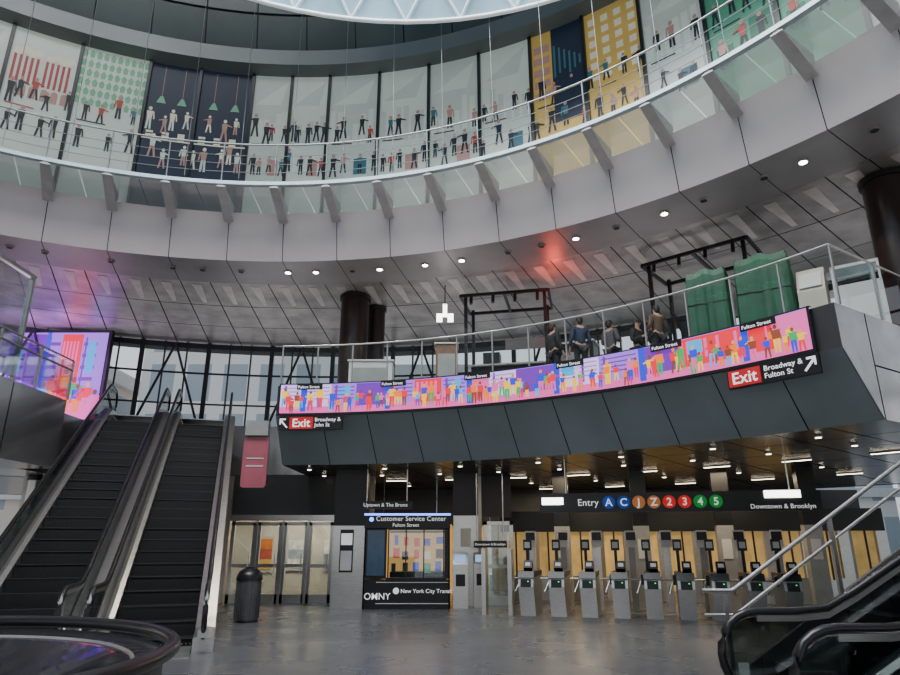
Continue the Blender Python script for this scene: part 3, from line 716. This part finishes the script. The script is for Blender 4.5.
# ================================================================ hanging signs
def plate(name,loc,rz,w,h,label,cat='sign',d=.08,m=M_black,rods=None,group=None):
    s=thing(name,loc,rz,label,cat,group); mb=MB(); mb.box(0,0,0,w,d,h); mk('panel',mb,m,parent=s)
    if rods:
        for x in(-w*.4,w*.4): mb=MB(); mb.tube([(x,0,h/2),(x,0,rods)],.015,6); mk('rod',mb,M_steel,parent=s)
    return s
s=plate('entry_sign',(5.2,15.45,2.55),-D(11),6.2,.44,'long black hanging sign with coloured route bullets',rods=1.04)
text('lettering','Entry',.22,-2.22,-.05,-.07,M_white,s,bold=.003)
bul=[('A',(.0,.04,.30)),('C',(.0,.04,.30)),('J',(.40,.13,.03)),('Z',(.40,.13,.03)),('2',(.7,.01,.01)),('3',(.7,.01,.01)),('4',(0,.25,.03)),('5',(0,.25,.03))]
for i,(c,colr) in enumerate(bul):
    x=-1.5+i*.34; mb=MB(); mb.cyl(0,0,0,.02,.145,24)
    o=mk('route_bullet',mb,F('bullet_colour',colr,.5),parent=s,loc=(x,-.045,0)); o.rotation_euler=(D(90),0,0)
    text('lettering',c,.24,x,-.075,-.08,M_white,s,'CENTER',bold=.02)
text('lettering','Downtown & Brooklyn',.14,1.6,-.05,-.17,M_white,s)
mb=MB(); mb.box(-2.8,-.06,.04,.5,.06,.16); mk('lit_display',mb,M_lit,parent=s)
mb=MB(); mb.box(2.3,-.06,.14,.75,.06,.16); mk('lit_display',mb,M_lit,parent=s)
s=plate('route_sign',(-1.7,18.0,2.62),0,1.35,.2,'small black hanging sign over the booth',rods=.95)
text('lettering','Uptown & The Bronx',.13,-.62,-.05,-.04,M_white,s)
s=plate('route_sign',(1.1,18.6,1.62+.0),0,.9,.18,'small black sign with white lettering on the door',rods=1.9)
text('lettering','Downtown & Brooklyn',.085,-.42,-.05,-.03,M_white,s)
def exitsign(a,z,w,h,txt,flip):
    s=plate('exit_sign',P(C0,13.08,a,z),-D(a),w,h,'black sign with red exit panel and white street names')
    if not flip: ax=-w/2+.13; rx=-w/2+.56; tx_=-w/2+.90
    else: ax=w/2-.16; rx=-w/2+.33; tx_=-w/2+.69
    mb=MB(); mb.box(rx,-.045,0,.60,.02,h*.86); mk('red_panel',mb,M_red,parent=s)
    text('lettering','Exit',h*.85,rx,-.06,-h*.28,M_white,s,'CENTER',bold=.02)
    text('lettering',txt,h*.38,tx_,-.05,.035,M_white,s)
    sg=1 if flip else -1; mb=MB()
    mb.prism([(ax-sg*.09,-.045,-.10),(ax-sg*.06,-.045,-.12),(ax+sg*.10,-.045,.05),(ax+sg*.07,-.045,.08)],(0,-.01,0))
    mb.prism([(ax-sg*.03,-.045,.12),(ax+sg*.12,-.045,.12),(ax+sg*.12,-.045,-.03),(ax+sg*.09,-.045,-.03),(ax+sg*.08,-.045,.08),(ax-sg*.03,-.045,.08)],(0,-.01,0))
    mk('arrow',mb,M_white,parent=s)
exitsign(5.5,4.48,1.6,.34,'Broadway &\nJohn St',False)
exitsign(52.2,4.48,1.62,.35,'Broadway &\nFulton St',True)
s=thing('hanging_banner',(-5.2,17.5,3.7),D(5),'rose coloured rounded hanging panel','sign')
mb=MB(); w2,h2=.33,.66; pts=[(x*(w2-.08)+.08*math.cos(D(q+i*15))*1,0,y*(h2-.08)+.08*math.sin(D(q+i*15))) for x,y,q in((1,1,0),(-1,1,90),(-1,-1,180),(1,-1,270)) for i in range(7)]
mb.prism(pts,(0,.08,0)); mk('panel',mb,M_pink,parent=s)
mb=MB(); mb.box(0,.04,.9,.6,.3,.4); mk('mounting_box',mb,M_brkd,parent=s)
for zz in(-.1,.1): mb=MB(); mb.box(0,-.01,zz,.45,.01,.03); mk('stripe',mb,M_grey,parent=s)

# ================================================================ litter bin
b=thing('litter_bin',(-4.46,15.4,0),0,'dark grey cylindrical litter bin with domed lid','bin')
mb=MB(); mb.cyl(0,0,.04,.85,.25,32,r2=.27); 
for i in range(28):
    q=2*math.pi*i/28; mb.box(.265*math.cos(q),.265*math.sin(q),.45,.015,.02,.75,rz=q)
mk('body',mb,M_bin,parent=b)
mb=MB(); mb.cyl(0,0,0,.05,.26,32); mk('base_ring',mb,M_black,parent=b)
mb=MB(); mb.cyl(0,0,.85,.92,.285,32); mb.sphere(0,0,.92,.275,.275,.2,n=32,z0=0); mb.cyl(0,0,1.1,1.13,.1,16); mk('lid',mb,M_black,parent=b)

# ================================================================ mezzanine furniture
ZM=5.515
def frame_kiosk(x,y,rz,w,d,h,label):
    k=thing('steel_frame_kiosk',(x,y,ZM),rz,label,'kiosk')
    for px in(-w/2,w/2):
        for py in(-d/2,d/2): mb=MB(); mb.box(px*.9,py*.8,h/2,.09,.09,h); mk('post',mb,M_black,parent=k)
    mb=MB()
    for py in(-d/2,d/2): mb.box(0,py,h-.05,w,.07,.09); 
    for px in(-w/2,w/2,0): mb.box(px,0,h-.05,.07,d,.09)
    mk('roof_frame',mb,M_black,parent=k)
    for i in range(4):
        mb=MB(); xx=-w/2+w*(i+.5)/4; mb.tube([(xx,-d/2,h-.1),(xx,-d/2-.05,h-.35)],.05,8); mk('spot_lamp',mb,M_black,parent=k)
    mb=MB(); mb.box(0,0,.5,w*.8,d*.7,1.0); mb.box(0,-.05,1.02,w*.86,d*.8,.05,m=1); mk('counter',mb,[M_black,M_brkd],parent=k)
    mb=MB(); mb.box(-w*.2,d*.1,1.3,.5,.4,.55); mk('appliance',mb,M_black,parent=k)
    mb=MB(); mb.box(w*.2,d*.2,1.9,w*.5,.04,.35); mk('menu_board',mb,M_brkd,parent=k)
    return k
frame_kiosk(1.75,18.6,-D(12),2.6,1.6,3.2,'open black steel kiosk frame with counter')
frame_kiosk(6.75,15.9,-D(40),2.7,1.7,3.3,'open black steel kiosk frame behind the tarpaulins')
def tarp(x,y,rz,w,d,h,label):
    k=thing('covered_cart',(x,y,ZM),rz,label,'covered cart','tarpaulin covered carts')
    mb=MB(); n=40
    def ringpts(z,s,wv):
        out=[]
        for i in range(n):
            t=2*math.pi*i/n; c_,s_=math.cos(t),math.sin(t); q=1/max(abs(c_),abs(s_)); q=q*.92+.08
            f_=s*(1+wv*math.sin(i*1.9)+wv*.6*math.sin(i*.8+1)); out.append((c_*q*w/2*f_,s_*q*d/2*f_,z+.04*math.sin(i*.9)*(z>h*.9)))
        return out
    zs=[(0.02,1.04,.06),(h*.3,1.0,.05),(h*.65,.98,.04),(h*.93,.97,.02),(h,.9,.01)]
    vs=[]; 
    for z,s_,wv in zs: vs+=ringpts(z,s_,wv)
    vs.append((0,0,h-.04)); c_i=len(vs)-1
    fs=[(i*n+j,i*n+(j+1)%n,(i+1)*n+(j+1)%n,(i+1)*n+j) for i in range(len(zs)-1) for j in range(n)]+[(4*n+j,4*n+(j+1)%n,c_i) for j in range(n)]
    mb.add(vs,fs,0); mk('tarpaulin',mb,M_green,parent=k)
    mb=MB(); mb.tube([(w*.5*c_*1.0,d*.5*s_*1.0,h*.6) for c_,s_ in((1,1),(-1,1),(-1,-1),(1,-1))],.012,6,closed=True); mk('rope',mb,M_black,parent=k)
tarp(5.88,13.75,-D(32),.88,.6,2.0,'tall cart wrapped in green tarpaulin, narrower')
tarp(6.86,13.15,-D(32),1.1,.6,2.1,'tall cart wrapped in green tarpaulin, wider')
mc=thing('beverage_machine',(7.62,12.7,ZM),-D(38),'beige slanted counter machine beside the green tarpaulin','appliance')
mb=MB(); mb.prism([(-.26,-.25,0),(-.26,.25,0),(-.26,.25,1.65),(-.26,0,1.65),(-.26,-.25,1.1)],(.52,0,0)); mk('body',mb,M_beige,parent=mc); mb=MB(); mb.box(0,-.16,1.35,.42,.03,.4,rx=D(-27)); mk('panel',mb,M_grey,parent=mc)
mc=thing('white_cabinet',(8.32,12.3,ZM),-D(36),'white glass fronted display cabinet by the railing','cabinet')
mb=MB(); mb.box(0,0,.55,.85,.55,1.1); mb.box(0,0,1.5,.85,.55,.06); mb.box(-.4,0,1.3,.04,.55,.45); mb.box(.4,0,1.3,.04,.55,.45); mk('body',mb,M_grey,parent=mc)
mb=MB(); mb.box(0,-.24,1.3,.76,.02,.4); mk('glass_front',mb,M_rglass,parent=mc)
mc=thing('storage_rack',(8.75,13.7,ZM),-D(36),'white wire storage rack behind the cabinet','rack')
for x in(-.7,.7):
    for y in(-.25,.25): mb=MB(); mb.box(x,y,1.0,.04,.04,2.0); mk('upright',mb,M_grey,parent=mc)
for z in(.3,.9,1.5,1.95): mb=MB(); mb.box(0,0,z,1.4,.5,.03); mk('shelf',mb,M_grey,parent=mc)
def counter(x,y,rz,w,h,m,label):
    c=thing('service_counter',(x,y,ZM),rz,label,'counter'); mb=MB(); mb.box(0,0,h/2,w,.6,h); mk('body',mb,m,parent=c)
    mb=MB(); mb.box(0,0,h+.02,w+.08,.68,.04); mk('top',mb,M_grey,parent=c); mb=MB(); mb.box(0,-.31,h*.5,w*.8,.02,h*.6); mk('front_panel',mb,M_brkd,parent=c)
counter(-.1,17.7,0,.6,1.45,mat('brown_wood_box',(.16,.09,.05),.5,0,.2,4),'tall brown wooden box counter')
counter(-2.2,17.7,0,1.2,.95,M_grey,'pale grey counter near the column')
counter(3.45,17.1,-D(25),1.1,1.3,M_black,'dark counter beside the black kiosk')
s=thing('pictogram_sign',(-.15,18.3,8.05),0,'white illuminated pictogram sign on a thin hanger','sign')
mb=MB(); mb.prism([(-.25,0,-.11),(-.08,0,-.11),(-.08,0,.05),(.08,0,.05),(.08,0,-.11),(.25,0,-.11),(.25,0,.14),(.06,0,.14),(.06,0,.45),(-.06,0,.45),(-.06,0,.14),(-.25,0,.14)],(0,.05,0)); mk('symbol',mb,M_lit,parent=s); mb=MB(); mb.tube([(0,0,.4),(0,0,1.05)],.015,6); mk('hanger',mb,M_black,parent=s)

# ================================================================ people
def skinobj(name,verts,edges,rad,m,parent,root=0,sub=1):
    me=bpy.data.meshes.new(name); me.from_pydata(verts,edges,[]); me.materials.append(m)
    o=obj(name,me,parent=parent)
    md=o.modifiers.new('Skin','SKIN'); md.use_smooth_shade=True
    for i,sv in enumerate(me.skin_vertices[0].data):
        sv.radius=(rad[i],rad[i]*.85); sv.use_root=(i==root)
    s=o.modifiers.new('Sub','SUBSURF'); s.levels=sub; s.render_levels=sub
    return o
def person(x,y,rz,top,pants,label,arm=0,h=1.0):
    p=thing('person',(x,y,ZM),rz,label,'person')
    V=[(0,0,.93),(0,0,1.1),(0,.01,1.28),(0,.01,1.42),(0,0,1.5),(0,-.01,1.6),(0,-.01,1.68)]
    E=[(0,1),(1,2),(2,3),(3,4),(4,5),(5,6)]; Rr=[.14,.125,.15,.11,.055,.095,.07]
    jac=[(0,0,.9),(0,0,1.1),(0,.01,1.28),(0,.01,1.42)]; JE=[(0,1),(1,2),(2,3)]; JR=[.165,.15,.17,.12]
    for s in(-1,1):
        el=(s*.25,.02,1.12); wr=(s*.25,-.1,.9) if arm==0 else (s*.12,-.26,1.2)
        b=len(V); V+=[(s*.17,.01,1.42),el,wr]; Rr+=[.06,.045,.032]; E+=[(3,b),(b,b+1),(b+1,b+2)]
        d=(Vector(wr)-Vector(el)).normalized(); hp=Vector(wr)+d*.07
        h0=len(V); V.append(tuple(hp)); Rr.append(.034); E.append((b+2,h0))
        sd=Vector((0,1,0)) if arm==0 else Vector((0,0,1))
        for q in range(4):
            o_=sd*(.028*(q-1.5)); L_=.075-.008*abs(q-1.3)
            f=len(V); V+=[tuple(hp+o_+d*.045),tuple(hp+o_+d*(.045+L_)-Vector((s*.02,0,0)))]; Rr+=[.010,.008]; E+=[(h0,f),(f,f+1)]
        f=len(V); V+=[tuple(hp+sd*-.045),tuple(hp+sd*-.06+d*.04)]; Rr+=[.011,.009]; E+=[(h0,f),(f,f+1)]
        b=len(V); V+=[(s*.1,0,.88),(s*.11,-.01,.5),(s*.11,.02,.1),(s*.12,-.13,.04)]; Rr+=[.095,.065,.045,.04]; E+=[(0,b),(b,b+1),(b+1,b+2),(b+2,b+3)]
        j=len(jac); jac+=[(s*.17,.01,1.42),el,tuple(Vector(wr)-d*.03)]; JR+=[.085,.07,.055]; JE+=[(3,j),(j,j+1),(j+1,j+2)]
    skinobj('body',V,E,Rr,M_skin,p)
    skinobj('jacket',jac,JE,JR,top,p)
    tv=[(0,0,.95)];te=[];tr=[.16]
    for s in(-1,1):
        b=len(tv); tv+=[(s*.1,0,.86),(s*.11,-.01,.5),(s*.11,.02,.12)]; tr+=[.115,.085,.07]; te+=[(0,b),(b,b+1),(b+1,b+2)]
    skinobj('trousers',tv,te,tr,pants,p)
    mb=MB(); mb.sphere(0,.012,1.64,.092,.1,.1,z0=-10); mb.sphere(0,.05,1.6,.08,.06,.1); mk('hair',mb,M_hair,parent=p)
    mb=MB()
    for s in(-1,1): mb.sphere(s*.03,-.092,1.62,.01,.008,.008,n=6,h=4)
    mb.sphere(0,-.1,1.595,.011,.018,.02,n=6,h=4,m=1); mb.box(0,-.088,1.565,.04,.008,.006,m=0)
    mk('face',mb,[M_hair,M_skin],parent=p); p.scale=(h,h,h)
    return p
J=[mat('jacket_'+n_,c_,.8,0,.15,6) for n_,c_ in(('black',(.015,.015,.02)),('grey',(.08,.08,.09)),('pale',(.35,.34,.33)),('navy',(.02,.03,.07)),('brown',(.1,.06,.04)))]
person(2.75,16.5,D(120),J[0],J[0],'person in black jacket standing by a dark counter')
person(3.35,15.95,D(190),J[3],J[0],'person in navy jacket standing, turned away',0)
person(4.2,16.2,D(130),J[1],J[0],'person in grey jacket holding hands forward',1)
person(4.9,16.15,D(40),J[0],J[3],'person in black top behind the railing',1)
person(5.25,15.5,D(150),J[0],J[1],'person in black coat standing turned away',0)
person(5.0,14.85,D(200),J[4],J[0],'person in brown jacket standing at the railing',1,.95)

# ================================================================ lights & world
def area(x,y,z,sx,sy,e,col,rot=(0,0,0),shape='RECTANGLE'):
    l=bpy.data.lights.new('a','AREA'); l.shape=shape; l.size=sx; l.size_y=sy; l.energy=e; l.color=col
    o=bpy.data.objects.new('area_light',l); COL.objects.link(o); o.location=(x,y,z); o.rotation_euler=rot; return o
area(-3.5,3,23,14,14,6800,(1,.97,.97),shape='DISK')
for x,y,e in((3.5,18.2,100),(7,17.5,90),(-1,19.5,40),(-5,22.2,130),(4,22.8,90),(8.5,20,90),(-9,23.5,60),(1.4,22.5,60)):
    area(x,y,3.5,1.6,1.0,e,(1,.80,.52))
area(-14,14,3.4,1.5,3,70,(1,.75,.5))
for a in(-25,-5,15,35,52): 
    x,y,_=P(C1,19.8,a,0); area(x,y,5.8,3,2,60,(.97,.96,1),rot=(D(180),0,0))  # added upward fill, hidden behind the railing, to brighten the mezzanine ceiling
l=bpy.data.lights.new('red_glow','POINT'); l.energy=40; l.color=(1,.08,.04); l.shadow_soft_size=.2
o=bpy.data.objects.new('red_glow',l); COL.objects.link(o); o.location=(3.0,17.2,8.5)
l=bpy.data.lights.new('violet_glow','AREA'); l.energy=220; l.color=(.7,.3,1); l.size=4
o=bpy.data.objects.new('violet_glow',l); COL.objects.link(o); o.location=(-14.5,21.5,7); o.rotation_euler=(D(120),0,0)

wd=bpy.data.worlds.new('world'); sc.world=wd; wd.use_nodes=True
N=wd.node_tree.nodes; L=wd.node_tree.links; bg=N['Background']
tc=N.new('ShaderNodeTexCoord'); sx=N.new('ShaderNodeSeparateXYZ'); rp=N.new('ShaderNodeValToRGB')
rp.color_ramp.elements[0].position=.0; rp.color_ramp.elements[0].color=(.82,.83,.84,1); rp.color_ramp.elements[1].position=.7; rp.color_ramp.elements[1].color=(.62,.76,.92,1)
L.new(tc.outputs['Generated'],sx.inputs[0]); L.new(sx.outputs['Z'],rp.inputs['Fac']); L.new(rp.outputs[0],bg.inputs['Color'])
bg.inputs['Strength'].default_value=1.2

cam=bpy.data.cameras.new('camera'); cam.sensor_width=36; cam.lens=26.; cam.clip_end=300
co=bpy.data.objects.new('camera',cam); COL.objects.link(co); co.location=(0,0,1.6); co.rotation_euler=(D(90+17.7),0,0)
sc.camera=co
